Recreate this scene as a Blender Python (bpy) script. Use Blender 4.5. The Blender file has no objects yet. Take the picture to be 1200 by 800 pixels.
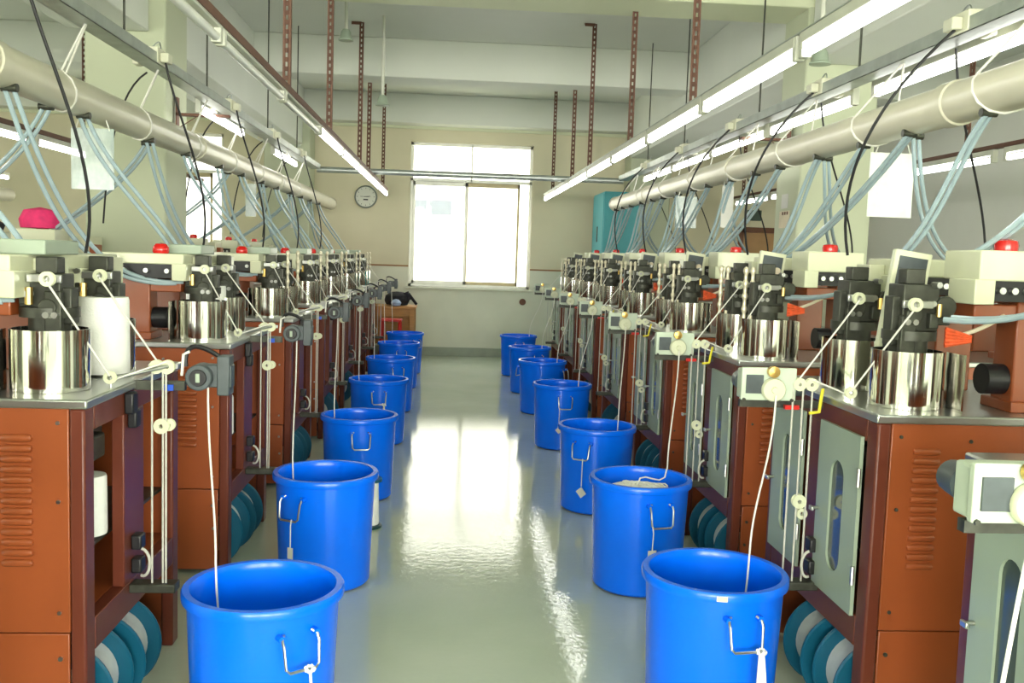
import bpy, bmesh, math, random
from mathutils import Vector, Matrix
random.seed(7)
C = bpy.context.scene
COL = C.collection
PI = math.pi
# ------------------------------------------------------------------ camera
cam_d = bpy.data.cameras.new('camera'); cam = bpy.data.objects.new('camera', cam_d); COL.objects.link(cam)
Rv = Vector((0.99735, -0.06471, 0.03312)); Uv = Vector((-0.02709, 0.09191, 0.9954)); Fv = Vector((0.06745, 0.99366, -0.08991))
M = Matrix.Identity(4)
for i in range(3):
    M[i][0] = Rv[i]; M[i][1] = Uv[i]; M[i][2] = -Fv[i]
M[2][3] = 1.55
cam.matrix_world = M
cam_d.sensor_width = 36; cam_d.lens = 36 * 1117 / 1200; cam_d.clip_start = .05
C.camera = cam
# ------------------------------------------------------------------ world, daylight, exposure
w = bpy.data.worlds.new('overcast_sky'); C.world = w; w.use_nodes = True
bg = w.node_tree.nodes['Background']; bg.inputs[0].default_value = (1.0, .98, .90, 1); bg.inputs[1].default_value = 7.0
C.view_settings.view_transform = 'Standard'; C.view_settings.look = 'None'; C.view_settings.gamma = 1
C.view_settings.use_curve_mapping = False; C.view_settings.exposure = 0.2
C.cycles.max_bounces = 8; C.cycles.diffuse_bounces = 4; C.cycles.glossy_bounces = 4; C.cycles.transmission_bounces = 6; C.cycles.transparent_max_bounces = 8
C.cycles.caustics_reflective = False; C.cycles.caustics_refractive = False
C.cycles.sample_clamp_indirect = 6
def daylight(name, loc, rot, sx, sy, power, col=(1, .985, .88)):
    l = bpy.data.lights.new(name, 'AREA'); l.shape = 'RECTANGLE'; l.size = sx; l.size_y = sy; l.energy = power; l.color = col
    o = bpy.data.objects.new(name, l); o.location = loc; o.rotation_euler = rot; COL.objects.link(o)
DAY = 1.0
for x, pw in ((-5.0, 170), (-1.8, 400), (1.4, 380), (4.4, 330)):      # daylight through the four windows of the wall behind the camera
    daylight('daylight', (x, -5.9, 2.15), (PI/2, 0, 0), 2.2, 2.1, pw*DAY)
# ------------------------------------------------------------------ materials
def mat(name, col, rough=.5, metal=0, var=.08, scale=6, bump=0, bscale=60, coat=0, emit=None, estr=0, trans=0, alpha=1, spec=.5, stretch=None, ior=1.45):
    m = bpy.data.materials.new(name); m.use_nodes = True; nt = m.node_tree; b = nt.nodes['Principled BSDF']
    b.inputs['Roughness'].default_value = rough; b.inputs['Metallic'].default_value = metal
    b.inputs['Coat Weight'].default_value = coat; b.inputs['Coat Roughness'].default_value = .12
    b.inputs['Transmission Weight'].default_value = trans; b.inputs['Alpha'].default_value = alpha
    b.inputs['Specular IOR Level'].default_value = spec; b.inputs['IOR'].default_value = ior
    tc = nt.nodes.new('ShaderNodeTexCoord')
    src = tc.outputs['Object']
    if stretch:
        mp = nt.nodes.new('ShaderNodeMapping'); mp.inputs['Scale'].default_value = stretch; nt.links.new(src, mp.inputs[0]); src = mp.outputs[0]
    n = nt.nodes.new('ShaderNodeTexNoise'); n.inputs['Scale'].default_value = scale; n.inputs['Detail'].default_value = 3
    nt.links.new(src, n.inputs['Vector'])
    r = nt.nodes.new('ShaderNodeValToRGB')
    r.color_ramp.elements[0].position = .3; r.color_ramp.elements[1].position = .7
    r.color_ramp.elements[0].color = [c*(1-var) for c in col] + [1]; r.color_ramp.elements[1].color = [min(1, c*(1+var)) for c in col] + [1]
    nt.links.new(n.outputs[0], r.inputs[0]); nt.links.new(r.outputs[0], b.inputs['Base Color'])
    if bump:
        n2 = nt.nodes.new('ShaderNodeTexNoise'); n2.inputs['Scale'].default_value = bscale; nt.links.new(src, n2.inputs['Vector'])
        bp = nt.nodes.new('ShaderNodeBump'); bp.inputs['Strength'].default_value = bump; bp.inputs['Distance'].default_value = .01
        nt.links.new(n2.outputs[0], bp.inputs['Height']); nt.links.new(bp.outputs[0], b.inputs['Normal'])
    if emit:
        b.inputs['Emission Color'].default_value = (*emit, 1); b.inputs['Emission Strength'].default_value = estr
    return m
MT = {}
MT['wall'] = mat('wall_paint', (.68, .64, .46), .75, var=.04, scale=1.5, bump=.05, bscale=40)
MT['dado'] = mat('dado_paint', (.66, .68, .55), .5, var=.06, scale=2)
MT['white_wall'] = mat('white_paint', (.68, .69, .60), .7, var=.03, scale=1.2)
MT['ceiling'] = mat('ceiling_paint', (.68, .71, .64), .8, var=.04, scale=.8)
MT['beam'] = mat('beam_paint_lit', (.66, .70, .50), .7, var=.03, scale=1)  # green-yellow cast of the light is put into this colour
MT['column'] = mat('column_paint', (.49, .53, .38), .6, var=.03, scale=1.5)
MT['brown'] = mat('brown_enamel', (.30, .070, .019), .40, var=.08, scale=3, coat=.3)
MT['brown_shaded'] = mat('brown_enamel_shaded', (.13, .030, .016), .40, var=.10, scale=3, coat=.12, spec=.35)  # aisle frame lies in shade; that shade is put into the darker brown
MT['steel'] = mat('brushed_steel', (.55, .56, .54), .30, 1, var=.08, scale=8, stretch=(1, 1, .1))
MT['mirror'] = mat('polished_steel', (.78, .77, .72), .10, 1, var=.15, scale=5, stretch=(4, 4, .3))
MT['table'] = mat('table_steel', (.46, .48, .46), .28, .9, var=.07, scale=5)
MT['dark'] = mat('dark_machined_iron', (.055, .058, .045), .42, .4, var=.3, scale=25)
MT['black'] = mat('black_plastic', (.012, .012, .014), .4, var=.2, scale=20)
MT['cable'] = mat('black_cable', (.012, .012, .014), .5)
MT['charcoal'] = mat('charcoal_motor_paint', (.06, .075, .08), .4, var=.15, scale=20)
MT['cream'] = mat('cream_enamel', (.64, .66, .47), .4, var=.04, scale=4, coat=.3)
MT['door'] = mat('grey_green_enamel', (.33, .40, .31), .4, var=.04, scale=4, coat=.2)
MT['lightgreen'] = mat('pale_green_casting', (.50, .58, .46), .45, var=.08, scale=12)
MT['blue'] = mat('blue_plastic', (.0005, .15, .95), .24, var=.03, scale=3, coat=.0, spec=.42)
MT['teal'] = mat('teal_plastic', (.004, .085, .15), .35, var=.10, scale=6)
MT['cabteal'] = mat('teal_enamel', (.05, .33, .37), .4, var=.05, scale=3)
MT['yarn'] = mat('white_yarn', (.90, .91, .86), .8, var=.02, scale=40, bump=.12, bscale=150)
MT['string'] = mat('white_cord', (.80, .79, .72), .7, var=.05, scale=60)
MT['grey_cord'] = mat('grey_cord', (.55, .54, .48), .7, var=.08, scale=60)
MT['pipe'] = mat('cream_pvc', (.66, .63, .50), .28, var=.05, scale=3)
MT['hose'] = mat('blue_clear_hose', (.47, .61, .67), .18, var=.06, scale=20, trans=.25, coat=.3)
MT['galv'] = mat('galvanised_steel', (.46, .50, .48), .38, .7, var=.12, scale=10)
MT['outlet'] = mat('cream_outlet_plastic', (.76, .76, .60), .45)
MT['red'] = mat('red_beacon', (.70, .012, .01), .2, var=.05, coat=.5, trans=.2)
MT['orange'] = mat('orange_red_bundle', (.70, .10, .03), .6, var=.2, scale=60, bump=.4)
MT['rust'] = mat('red_oxide_angle_steel', (.14, .062, .038), .6, var=.15, scale=15)
MT['fixture'] = mat('white_fixture_enamel', (.66, .67, .58), .45)
MT['tube_on'] = mat('lit_fluorescent_tube', (.9, .9, .9), .4, emit=(1, .99, .95), estr=11)
MT['tube_off'] = mat('unlit_fluorescent_tube', (.85, .86, .82), .25)
MT['alu'] = mat('window_aluminium', (.62, .63, .56), .4, .3)
MT['goldalu'] = mat('bronze_window_frame', (.42, .36, .20), .4, .2)
MT['clock_rim'] = mat('grey_clock_rim', (.20, .23, .20), .4)
MT['clock_face'] = mat('clock_face', (.68, .70, .60), .5, var=.02)
MT['wood'] = mat('yellow_desk_wood', (.42, .20, .05), .5, var=.15, scale=5, stretch=(1, 8, 8))
MT['doorwood'] = mat('tan_door_wood', (.42, .24, .10), .5, var=.1, scale=5)
MT['doorframe'] = mat('dark_brown_frame', (.14, .05, .02), .5)
MT['bag'] = mat('black_fabric_bag', (.015, .015, .02), .8, var=.3, scale=20, bump=.4)
MT['pink'] = mat('pink_fabric', (.75, .03, .16), .7, var=.15, scale=20)
MT['paleblue'] = mat('pale_blue_cloth', (.35, .45, .65), .7)
MT['redplastic'] = mat('red_plastic', (.55, .02, .015), .35)
MT['yellow'] = mat('yellow_plastic', (.75, .66, .05), .4)
MT['bluemark'] = mat('blue_clip', (.01, .07, .5), .4)
MT['green'] = mat('green_button', (.01, .30, .12), .35)
MT['paper'] = mat('paper_tag', (.62, .62, .58), .6)
MT['paper_warm'] = mat('warm_paper', (.70, .62, .46), .6)
MT['brass'] = mat('brass_fitting', (.60, .40, .12), .3, .9)
MT['post'] = mat('pale_polished_posts', (.80, .74, .56), .38, .5, var=.1)
MT['facade'] = mat('outside_wall_paint', (.85, .85, .82), .8)
MT['outglass'] = mat('outside_window_glass', (.12, .14, .17), .15)
MT['ground'] = mat('pale_concrete', (.60, .62, .52), .9)
MT['greenglass'] = mat('dark_window_pane', (.05, .07, .06), .08, coat=.5)
MT['leaf'] = mat('leaf_green', (.16, .30, .05), .6)

def mat_floor():
    m = bpy.data.materials.new('polished_green_epoxy'); m.use_nodes = True; nt = m.node_tree; b = nt.nodes['Principled BSDF']
    tc = nt.nodes.new('ShaderNodeTexCoord')
    n = nt.nodes.new('ShaderNodeTexNoise'); n.inputs['Scale'].default_value = 1.1; n.inputs['Detail'].default_value = 6
    r = nt.nodes.new('ShaderNodeValToRGB'); r.color_ramp.elements[0].position = .35; r.color_ramp.elements[1].position = .7
    r.color_ramp.elements[0].color = (.45, .52, .40, 1); r.color_ramp.elements[1].color = (.54, .60, .48, 1)
    nt.links.new(tc.outputs['Object'], n.inputs[0]); nt.links.new(n.outputs[0], r.inputs[0]); nt.links.new(r.outputs[0], b.inputs['Base Color'])
    n2 = nt.nodes.new('ShaderNodeTexNoise'); n2.inputs['Scale'].default_value = 5; n2.inputs['Detail'].default_value = 8; n2.inputs['Roughness'].default_value = .7
    mr = nt.nodes.new('ShaderNodeMapRange'); mr.inputs[1].default_value = .35; mr.inputs[2].default_value = .7; mr.inputs[3].default_value = .035; mr.inputs[4].default_value = .085
    nt.links.new(tc.outputs['Object'], n2.inputs[0]); nt.links.new(n2.outputs[0], mr.inputs[0]); nt.links.new(mr.outputs[0], b.inputs['Roughness'])
    n3 = nt.nodes.new('ShaderNodeTexNoise'); n3.inputs['Scale'].default_value = 26; n3.inputs['Detail'].default_value = 6
    bp = nt.nodes.new('ShaderNodeBump'); bp.inputs['Strength'].default_value = .085; bp.inputs['Distance'].default_value = .01
    nt.links.new(tc.outputs['Object'], n3.inputs[0]); nt.links.new(n3.outputs[0], bp.inputs['Height']); nt.links.new(bp.outputs[0], b.inputs['Normal'])
    b.inputs['Specular IOR Level'].default_value = .75
    return m
MT['floor'] = mat_floor()
def mat_clear(name, col, mixf, rough=.1):
    m = bpy.data.materials.new(name); m.use_nodes = True; nt = m.node_tree; b = nt.nodes['Principled BSDF']
    tr = nt.nodes.new('ShaderNodeBsdfTransparent'); mx = nt.nodes.new('ShaderNodeMixShader'); out = nt.nodes['Material Output']
    n = nt.nodes.new('ShaderNodeTexNoise'); n.inputs['Scale'].default_value = 9
    mr = nt.nodes.new('ShaderNodeMapRange'); mr.inputs[3].default_value = max(0, mixf-.12); mr.inputs[4].default_value = min(1, mixf+.12)
    nt.links.new(n.outputs[0], mr.inputs[0]); nt.links.new(mr.outputs[0], mx.inputs[0])
    b.inputs['Base Color'].default_value = (*col, 1); b.inputs['Roughness'].default_value = rough
    nt.links.new(tr.outputs[0], mx.inputs[1]); nt.links.new(b.outputs[0], mx.inputs[2]); nt.links.new(mx.outputs[0], out.inputs[0])
    return m
MT['pane'] = mat_clear('clear_window_glass', (.9, .95, .95), .13, .03)
MT['sleeve'] = mat_clear('clear_plastic_sleeve', (.55, .66, .64), .45, .15)
MT['white_sleeve'] = mat_clear('white_plastic_sleeve', (.88, .92, .86), .85, .2)

# ------------------------------------------------------------------ mesh helpers
class MB:
    def __init__(s): s.v = []; s.f = []
    def add(s, vs, fs):
        o = len(s.v); s.v += [tuple(v) for v in vs]; s.f += [tuple(i+o for i in f) for f in fs]; return s
    def box(s, x0, x1, y0, y1, z0, z1):
        x0, x1 = min(x0, x1), max(x0, x1); y0, y1 = min(y0, y1), max(y0, y1); z0, z1 = min(z0, z1), max(z0, z1)
        vs = [(x0,y0,z0),(x1,y0,z0),(x1,y1,z0),(x0,y1,z0),(x0,y0,z1),(x1,y0,z1),(x1,y1,z1),(x0,y1,z1)]
        return s.add(vs, [(0,3,2,1),(4,5,6,7),(0,1,5,4),(1,2,6,5),(2,3,7,6),(3,0,4,7)])
    def obox(s, c, ax, ay, az):     # oriented box, half axes
        c = Vector(c); ax, ay, az = Vector(ax), Vector(ay), Vector(az)
        vs = [c+i*ax+j*ay+k*az for k in (-1,1) for j in (-1,1) for i in (-1,1)]
        return s.add(vs, [(0,2,3,1),(4,5,7,6),(0,1,5,4),(1,3,7,5),(3,2,6,7),(2,0,4,6)])
    def cyl(s, a, b, r0, r1=None, n=16, caps=True):
        a, b = Vector(a), Vector(b); r1 = r0 if r1 is None else r1
        d = (b-a).normalized(); t = Vector((0,0,1)) if abs(d.z) < .9 else Vector((1,0,0)); p = d.cross(t).normalized(); q = d.cross(p)
        vs = []
        for c, r in ((a, r0), (b, r1)):
            for i in range(n):
                g = 2*PI*i/n; vs.append(c+r*(math.cos(g)*p+math.sin(g)*q))
        fs = [(i, (i+1) % n, n+(i+1) % n, n+i) for i in range(n)]
        if caps: fs += [tuple(range(n-1,-1,-1)), tuple(range(n, 2*n))]
        return s.add(vs, fs)
    def lathe(s, prof, n=32, c=(0,0,0), axis='z', a0=0, a1=2*PI, closed=False):
        full = abs(a1-a0-2*PI) < 1e-6; m = n if full else n+1; vs = []
        for r, h in prof:
            for i in range(m):
                g = a0+(a1-a0)*i/n; x, y = r*math.cos(g), r*math.sin(g)
                v = (x, y, h) if axis == 'z' else ((x, h, y) if axis == 'y' else (h, x, y))
                vs.append((v[0]+c[0], v[1]+c[1], v[2]+c[2]))
        fs = []; k = len(prof)
        for j in range(k if closed else k-1):
            j2 = (j+1) % k
            for i in range(n):
                i2 = (i+1) % m if full else i+1
                fs.append((j*m+i, j*m+i2, j2*m+i2, j2*m+i))
        return s.add(vs, fs)
    def tube(s, pts, r, n=8):
        pts = [Vector(p) for p in pts]; vs = []; k = len(pts); prev = None
        for i, p in enumerate(pts):
            d = (pts[min(i+1, k-1)]-pts[max(i-1, 0)]).normalized()
            if prev is None:
                t = Vector((0,0,1)) if abs(d.z) < .9 else Vector((1,0,0)); a = d.cross(t).normalized()
            else:
                a = prev-d*prev.dot(d); a.normalize()
            prev = a; b = d.cross(a)
            for j in range(n):
                g = 2*PI*j/n; vs.append(p+r*(math.cos(g)*a+math.sin(g)*b))
        fs = [(i*n+j, i*n+(j+1) % n, (i+1)*n+(j+1) % n, (i+1)*n+j) for i in range(k-1) for j in range(n)]
        fs += [tuple(range(n-1,-1,-1)), tuple((k-1)*n+j for j in range(n))]
        return s.add(vs, fs)
    def obj(s, name, m, parent=None, bevel=0, loc=None, smooth=True):
        me = bpy.data.meshes.new(name); me.from_pydata(s.v, [], s.f)
        bm = bmesh.new(); bm.from_mesh(me); bmesh.ops.recalc_face_normals(bm, faces=bm.faces); bm.to_mesh(me); bm.free()
        me.materials.append(MT[m] if isinstance(m, str) else m)
        if smooth:
            me.polygons.foreach_set('use_smooth', [True]*len(me.polygons)); me.set_sharp_from_angle(angle=math.radians(38))
        o = bpy.data.objects.new(name, me); COL.objects.link(o)
        if parent: o.parent = parent
        if loc: o.location = loc
        if bevel:
            b = o.modifiers.new('bevel', 'BEVEL'); b.width = bevel; b.segments = 2; b.limit_method = 'ANGLE'; b.angle_limit = math.radians(50)
        return o
def tag(o, label=None, cat=None, group=None, kind=None):
    if label: o['label'] = label
    if cat: o['category'] = cat
    if group: o['group'] = group
    if kind: o['kind'] = kind
    return o
def empty(name, loc=(0,0,0), rz=0):
    o = bpy.data.objects.new(name, None); o.location = loc; o.rotation_euler = (0,0,rz); o.empty_display_size = .1; COL.objects.link(o); return o
def copy_tree(o, parent=None, skip=()):
    c = o.copy(); COL.objects.link(c); c.parent = parent
    for ch in KIDS(o):
        if ch.name.split('.')[0] not in skip: copy_tree(ch, c, skip)
    return c
def KIDS(o): return KID.get(o.name, [])
KID = {}
def index_kids():
    KID.clear()
    for o in C.objects:
        if o.parent: KID.setdefault(o.parent.name, []).append(o)
def bez(p0, p1, p2, p3, n=16):
    p0, p1, p2, p3 = map(Vector, (p0, p1, p2, p3)); out = []
    for i in range(n+1):
        t = i/n; u = 1-t; out.append(u**3*p0+3*u*u*t*p1+3*u*t*t*p2+t**3*p3)
    return out
def struct(o): o['kind'] = 'structure'; return o
ORD = ['first', 'second', 'third', 'fourth', 'fifth', 'sixth', 'seventh', 'eighth', 'ninth', 'tenth', 'eleventh', 'twelfth']

# ------------------------------------------------------------------ the room
YW = 14.45; XL, XR = -7.0, 5.9; YB = -6.0; ZS = 3.83; ZB = 3.42
struct(MB().box(XL, XR, YB, YW, -.1, 0).obj('floor', 'floor'))
struct(MB().box(XL-.2, XR+.2, YB-.2, YW+.2, ZS, ZS+.15).obj('ceiling', 'ceiling'))
struct(MB().box(-40, 40, YW+.2, 40, -.35, -.15).obj('ground', 'ground'))
# end wall with two windows and a door: (x0, x1, z0, z1)
W1 = (-.62, 1.215, 1.035, 3.19); W2 = (-5.2, -3.36, 1.035, 3.19); D1 = (4.40, 5.3, 0, 2.1)
def wall_y(name, y0, y1, holes, m, x0, x1):
    mb = MB(); hs = sorted(holes); x = x0
    for h in hs:
        mb.box(x, h[0], y0, y1, 0, ZS)
        if h[2] > 0: mb.box(h[0], h[1], y0, y1, 0, h[2])
        mb.box(h[0], h[1], y0, y1, h[3], ZS); x = h[1]
    mb.box(x, x1, y0, y1, 0, ZS); return struct(mb.obj(name, m))
wall_y('wall_back', YW, YW+.2, [W1, W2, D1], 'wall', XL, XR)
WB = [(x-1.1, x+1.1, 1.05, 3.2) for x in (-5.0, -1.8, 1.4, 4.4)]
wall_y('wall_front', YB-.2, YB, WB, 'white_wall', XL, XR)
mb = MB(); mb.box(XL-.2, XL, YB, YW, 0, 1.05); mb.box(XL-.2, XL, YB, YW, 3.2, ZS)
mb.box(XL-.2, XL, YB, -5, 1.05, 3.2); mb.box(XL-.2, XL, -1.0, YW, 1.05, 3.2)
struct(mb.obj('wall_left', 'white_wall'))
struct(MB().box(XR, XR+.2, YB, YW, 0, ZS).obj('wall_right', mat('light_grey_paint', (.80, .82, .74), .7, var=.03, scale=1)))
# dado, stripe, skirting, moulding on the end wall
mb = MB()
for a, b in ((XL, W2[0]), (W2[1], W1[0]), (W1[1], D1[0])): mb.box(a, b, YW-.006, YW, .12, 1.33)
mb.box(W1[0], W1[1], YW-.006, YW, .12, 1.0); mb.box(W2[0], W2[1], YW-.006, YW, .12, 1.0)
struct(mb.obj('trim_1', 'dado'))
mb = MB()
for a, b in ((XL, W2[0]), (W2[1], W1[0]), (W1[1], D1[0])): mb.box(a, b, YW-.016, YW, 1.33, 1.352)
struct(mb.obj('trim_2', mat('brown_stripe_paint', (.30, .15, .06), .6)))
struct(MB().box(XL, D1[0]-.1, YW-.03, YW, 0, .13).obj('baseboard_back', mat('grey_green_skirting', (.30, .34, .27), .5), bevel=.004))
struct(MB().box(XL, XR, YW-.05, YW, ZB-.05, ZB-.01).obj('trim_3', 'beam'))
# beams and columns
for k, (y0, y1) in enumerate(((-3.6, -3.1), (0, .5), (3.5, 3.95), (7.0, 7.5), (10.55, 11.0), (14.1, YW))):
    struct(MB().box(XL, XR, y0, y1, ZB if k != 5 else ZB-.01, ZS).obj('beam', 'beam' if k < 4 else 'ceiling', bevel=.01))
for x0, x1 in ((-2.7, -2.14), (2.6, 3.14)):
    for y0, y1 in ((-5.95, -.02), (.52, 3.48), (3.97, 6.98), (7.52, 14.08)):
        struct(MB().box(x0, x1, y0, y1, 3.02, ZS).obj('beam', 'ceiling', bevel=.01))
for x0, x1, y0, y1 in ((-2.59, -2.03, 7, 7.55), (2.57, 3.13, 7, 7.5), (-2.68, -2.03, 13.95, YW), (2.6, 3.2, 13.95, YW), (-2.59, -2.03, 0, .5), (2.57, 3.13, 0, .5)):
    struct(MB().box(x0, x1, y0, y1, 0, ZB+.02).obj('column', 'column', bevel=.015))
# windows
def window(n, h, flip=False):
    x0, x1, z0, z1 = h; t = .045; r = struct(empty('window_%d' % n, ((x0+x1)/2, YW+.1, z0)))
    cx = (x0+x1)/2; L = lambda a, b, c, d, m='alu', nm='frame_bar', y=0, dy=.03: MB().box(a-cx, b-cx, y-dy, y+dy, c-z0, d-z0).obj(nm, m, r, bevel=.004)
    zt = z0+(z1-z0)*.733
    L(x0, x0+t, z0, z1); L(x1-t, x1, z0, z1); L(x0, x1, z0, z0+t); L(x0, x1, z1-t, z1); L(x0, x1, zt, zt+t)
    L(cx-.012, cx+.012, zt, z1)
    for a, b in ((x0+t, cx-.012), (cx+.012, x1-t)): L(a, b, zt+t, z1-t, 'pane', 'glass_pane', 0, .003)
    ms = cx-.06
    for a, b, m, y in ((x0+t, ms, 'alu', -.012), (ms-.02, x1-.18, 'goldalu', .02)):
        s = empty('sliding_sash', (0,0,0)); s.parent = r
        for q in ((a, a+.035, z0+t, zt), (b-.035, b, z0+t, zt), (a, b, z0+t, z0+t+.05), (a, b, zt-.06, zt)):
            MB().box(q[0]-cx, q[1]-cx, y-.014, y+.014, q[2]-z0, q[3]-z0).obj('sash_bar', m, s, bevel=.003)
        MB().box(a+.035-cx, b-.035-cx, y-.003, y+.003, z0+t+.05-z0, zt-.06-z0).obj('glass_pane', 'pane', s)
    MB().box(x0-.05-cx, x1+.05-cx, -.16, -.02, -.03, 0).obj('window_sill', 'dado', r, bevel=.005)
    return r
window(1, W1); window(2, W2)
r = struct(empty('window_7', (XL-.1, -3, 1.05)))
for a, b, c, d in ((-2, -1.95, 0, 2.15), (1.95, 2, 0, 2.15), (-.03, .03, 0, 2.15), (-2, 2, 0, .05), (-2, 2, 2.1, 2.15)): MB().box(-.03, .03, a, b, c, d).obj('frame_bar', 'alu', r)
MB().box(-.003, .003, -2, 2, 0, 2.15).obj('glass_pane', 'pane', r)
for k, h in enumerate(WB):
    r = struct(empty('window_%d' % (k+3), ((h[0]+h[1])/2, YB-.1, h[2]))); cx = (h[0]+h[1])/2
    for a, b, c, d in ((h[0], h[0]+.05, h[2], h[3]), (h[1]-.05, h[1], h[2], h[3]), (h[0], h[1], h[2], h[2]+.05), (h[0], h[1], h[3]-.05, h[3]), (cx-.02, cx+.02, h[2], h[3])):
        MB().box(a-cx, b-cx, -.03, .03, c-h[2], d-h[2]).obj('frame_bar', 'alu', r)
    MB().box(h[0]-cx, h[1]-cx, -.003, .003, 0, h[3]-h[2]).obj('glass_pane', 'pane', r)
# door in the end wall at the right
r = struct(empty('door_1', ((D1[0]+D1[1])/2, YW+.05, 0)))
MB().box(-.45, -.37, -.08, .08, 0, 2.1).obj('door_frame', 'doorframe', r); MB().box(.37, .45, -.08, .08, 0, 2.1).obj('door_frame', 'doorframe', r)
MB().box(-.45, .45, -.08, .08, 2.02, 2.1).obj('door_frame', 'doorframe', r)
MB().box(-.37, .37, -.02, .02, .01, 2.02).obj('door_leaf', 'doorwood', r)
MB().cyl((-.30, -.09, 1.0), (-.30, -.02, 1.0), .025).obj('door_knob', 'steel', r)
tag(MB().box(4.52, 4.74, YW-.03, YW, 2.2, 2.36).obj('exit_sign', mat('dark_sign', (.04, .07, .05), .4), bevel=.006), 'small dark sign box fixed above the brown door', 'sign')
# the building outside
b = empty('outside_building', (1, 26, -.15)); tag(b, 'pale building seen overexposed outside the far window', 'building')
MB().box(-14, 14, 0, 6, 0, 9).obj('wall', 'facade', b)
for x, hw in ((-1.85, .20), (-1.29, .30), (2.4, .3), (4.0, .3)):
    f = MB().box(x-hw-.04, x+hw+.04, -.05, .02, 2.68, 3.15).obj('window', 'facade', b); MB().box(x-hw, x+hw, -.07, -.04, 2.72, 3.11).obj('pane', 'outglass', f)

# ------------------------------------------------------------------ ceiling and overhead things
XRR, XLR, ZR = 1.355, -.945, 2.45
def rail(x, label, m, y1):
    e = empty('light_rail', (x, 4, ZR)); tag(e, label, 'rail')
    MB().box(-.022, .028, -8.5, y1-4, -.002, .003).obj('top_flange', m, e); MB().box(.0245, .028, -8.5, y1-4, -.035, -.002).obj('side_flange', m, e)
    return e
rail(XRR, 'long grey steel rail carrying the lit tubes right of the aisle', 'galv', 14.0)
rail(XLR, 'long brown steel rail carrying the tubes left of the aisle', 'rust', 14.0)
def fixture():
    e = empty('fluorescent_light'); L = 1.38
    MB().box(-.022, .022, -L/2, L/2, -.045, -.002).obj('batten', 'fixture', e, bevel=.004)
    for s in (-1, 1): MB().box(-.02, .02, s*L/2-.02, s*L/2+.02, -.10, -.002).obj('tube_holder', 'fixture', e, bevel=.004)
    MB().cyl((0, -L/2+.02, -.078), (0, L/2-.02, -.078), .019, n=12).obj('tube', 'tube_on', e)
    return e
LIT = fixture(); 
OFF = fixture(); 
index_kids()
for o in KIDS(OFF):
    if o.name.startswith('tube.') or o.name == 'tube':
        o.data.materials[0] = MT['tube_off']
used = {}
def place_fix(src, loc, label, group, rz=0):
    o = src if src.name not in used else copy_tree(src)
    used[src.name] = 1; o.location = loc; o.rotation_euler = (0,0,rz); tag(o, label, 'light', group); return o
for k in range(12):
    y = -2.6+1.45*k; yn = y-.0
    i = k-3
    lab = 'lit tube light of the right aisle row, %s from the camera' % ORD[i] if i >= 0 else 'lit tube light of the right aisle row, above or behind the camera'
    place_fix(LIT, (XRR, 3.02+1.45*(k-4), ZR), lab, 'tube lights right of the aisle')
for k in range(12):
    y = 3.25+1.45*(k-4); i = k-4
    on = i >= 3 or i < -1
    if i < 0: lab = 'tube light of the left aisle row, above or behind the camera'
    else: lab = ('lit' if on else 'unlit') + ' tube light of the left aisle row, %s from the camera' % ORD[i]
    place_fix(LIT if on else OFF, (XLR, y, ZR), lab, 'tube lights left of the aisle')
# perforated hangers
def hanger(x, y, z0, z1, label, foot=-1, m='rust', grp='perforated angle steel hangers'):
    mb = MB(); h = z1-z0; n = max(2, int(h/.05)); s = h/n
    mb.box(-.022, -.006, -.002, .002, 0, h); mb.box(.006, .022, -.002, .002, 0, h)
    for k in range(n+1): mb.box(-.01, .01, -.002, .002, max(0, k*s-.013), min(h, k*s+.013))
    mb.box(.019, .022, -.0, .036, 0, h)
    if foot: mb.box(0, foot*.10, -.018, .018, h-.006, h); mb.box(0, foot*.10, -.02, -.017, h-.03, h)
    return tag(mb.obj('angle_hanger', m, loc=(x, y, z0), smooth=False), label, 'hanger', grp)
for i, (y, zt, f) in enumerate(((5.45, ZS, -1), (7.35, ZB, 0), (9.5, ZS, -1), (10.85, ZB, 0), (12.9, ZS, 0))):
    hanger(XRR+.0, y, ZR, zt, 'perforated brown hanger of the right aisle light rail, %s from the camera' % ORD[i], f)
for i, (y, zt, f) in enumerate(((5.55, ZS, 0), (7.45, ZB, 0), (9.9, ZS, -1), (10.96, ZB, 0), (13.3, ZS, 0))):
    hanger(XLR, y, ZR, zt, 'perforated brown hanger of the left aisle light rail, %s from the camera' % ORD[i], f)

# cable trays, outlets, rods
ZT = 2.5; XTR, XTL = 2.08, -1.62
for x, sd in ((XTR, 'right'), (XTL, 'left')):
    e = empty('cable_tray', (x, 4, ZT)); tag(e, 'galvanised cable tray above the %s machine row' % sd, 'cable tray')
    mb = MB().box(-.05, .05, -8, 7.65, -.003, 0)
    mb.obj('tray_floor', 'galv', e); MB().box(-.05, -.047, -8, 7.65, -.003, .055).obj('tray_side', 'galv', e); MB().box(.047, .05, -8, 7.65, -.003, .055).obj('tray_side', 'galv', e)
tag(MB().cyl((XTL, 11.72, 2.5), (XTR+.02, 11.72, 2.5), .035).obj('cross_conduit', 'galv'), 'grey conduit crossing the aisle in front of the far window', 'pipe')

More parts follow.
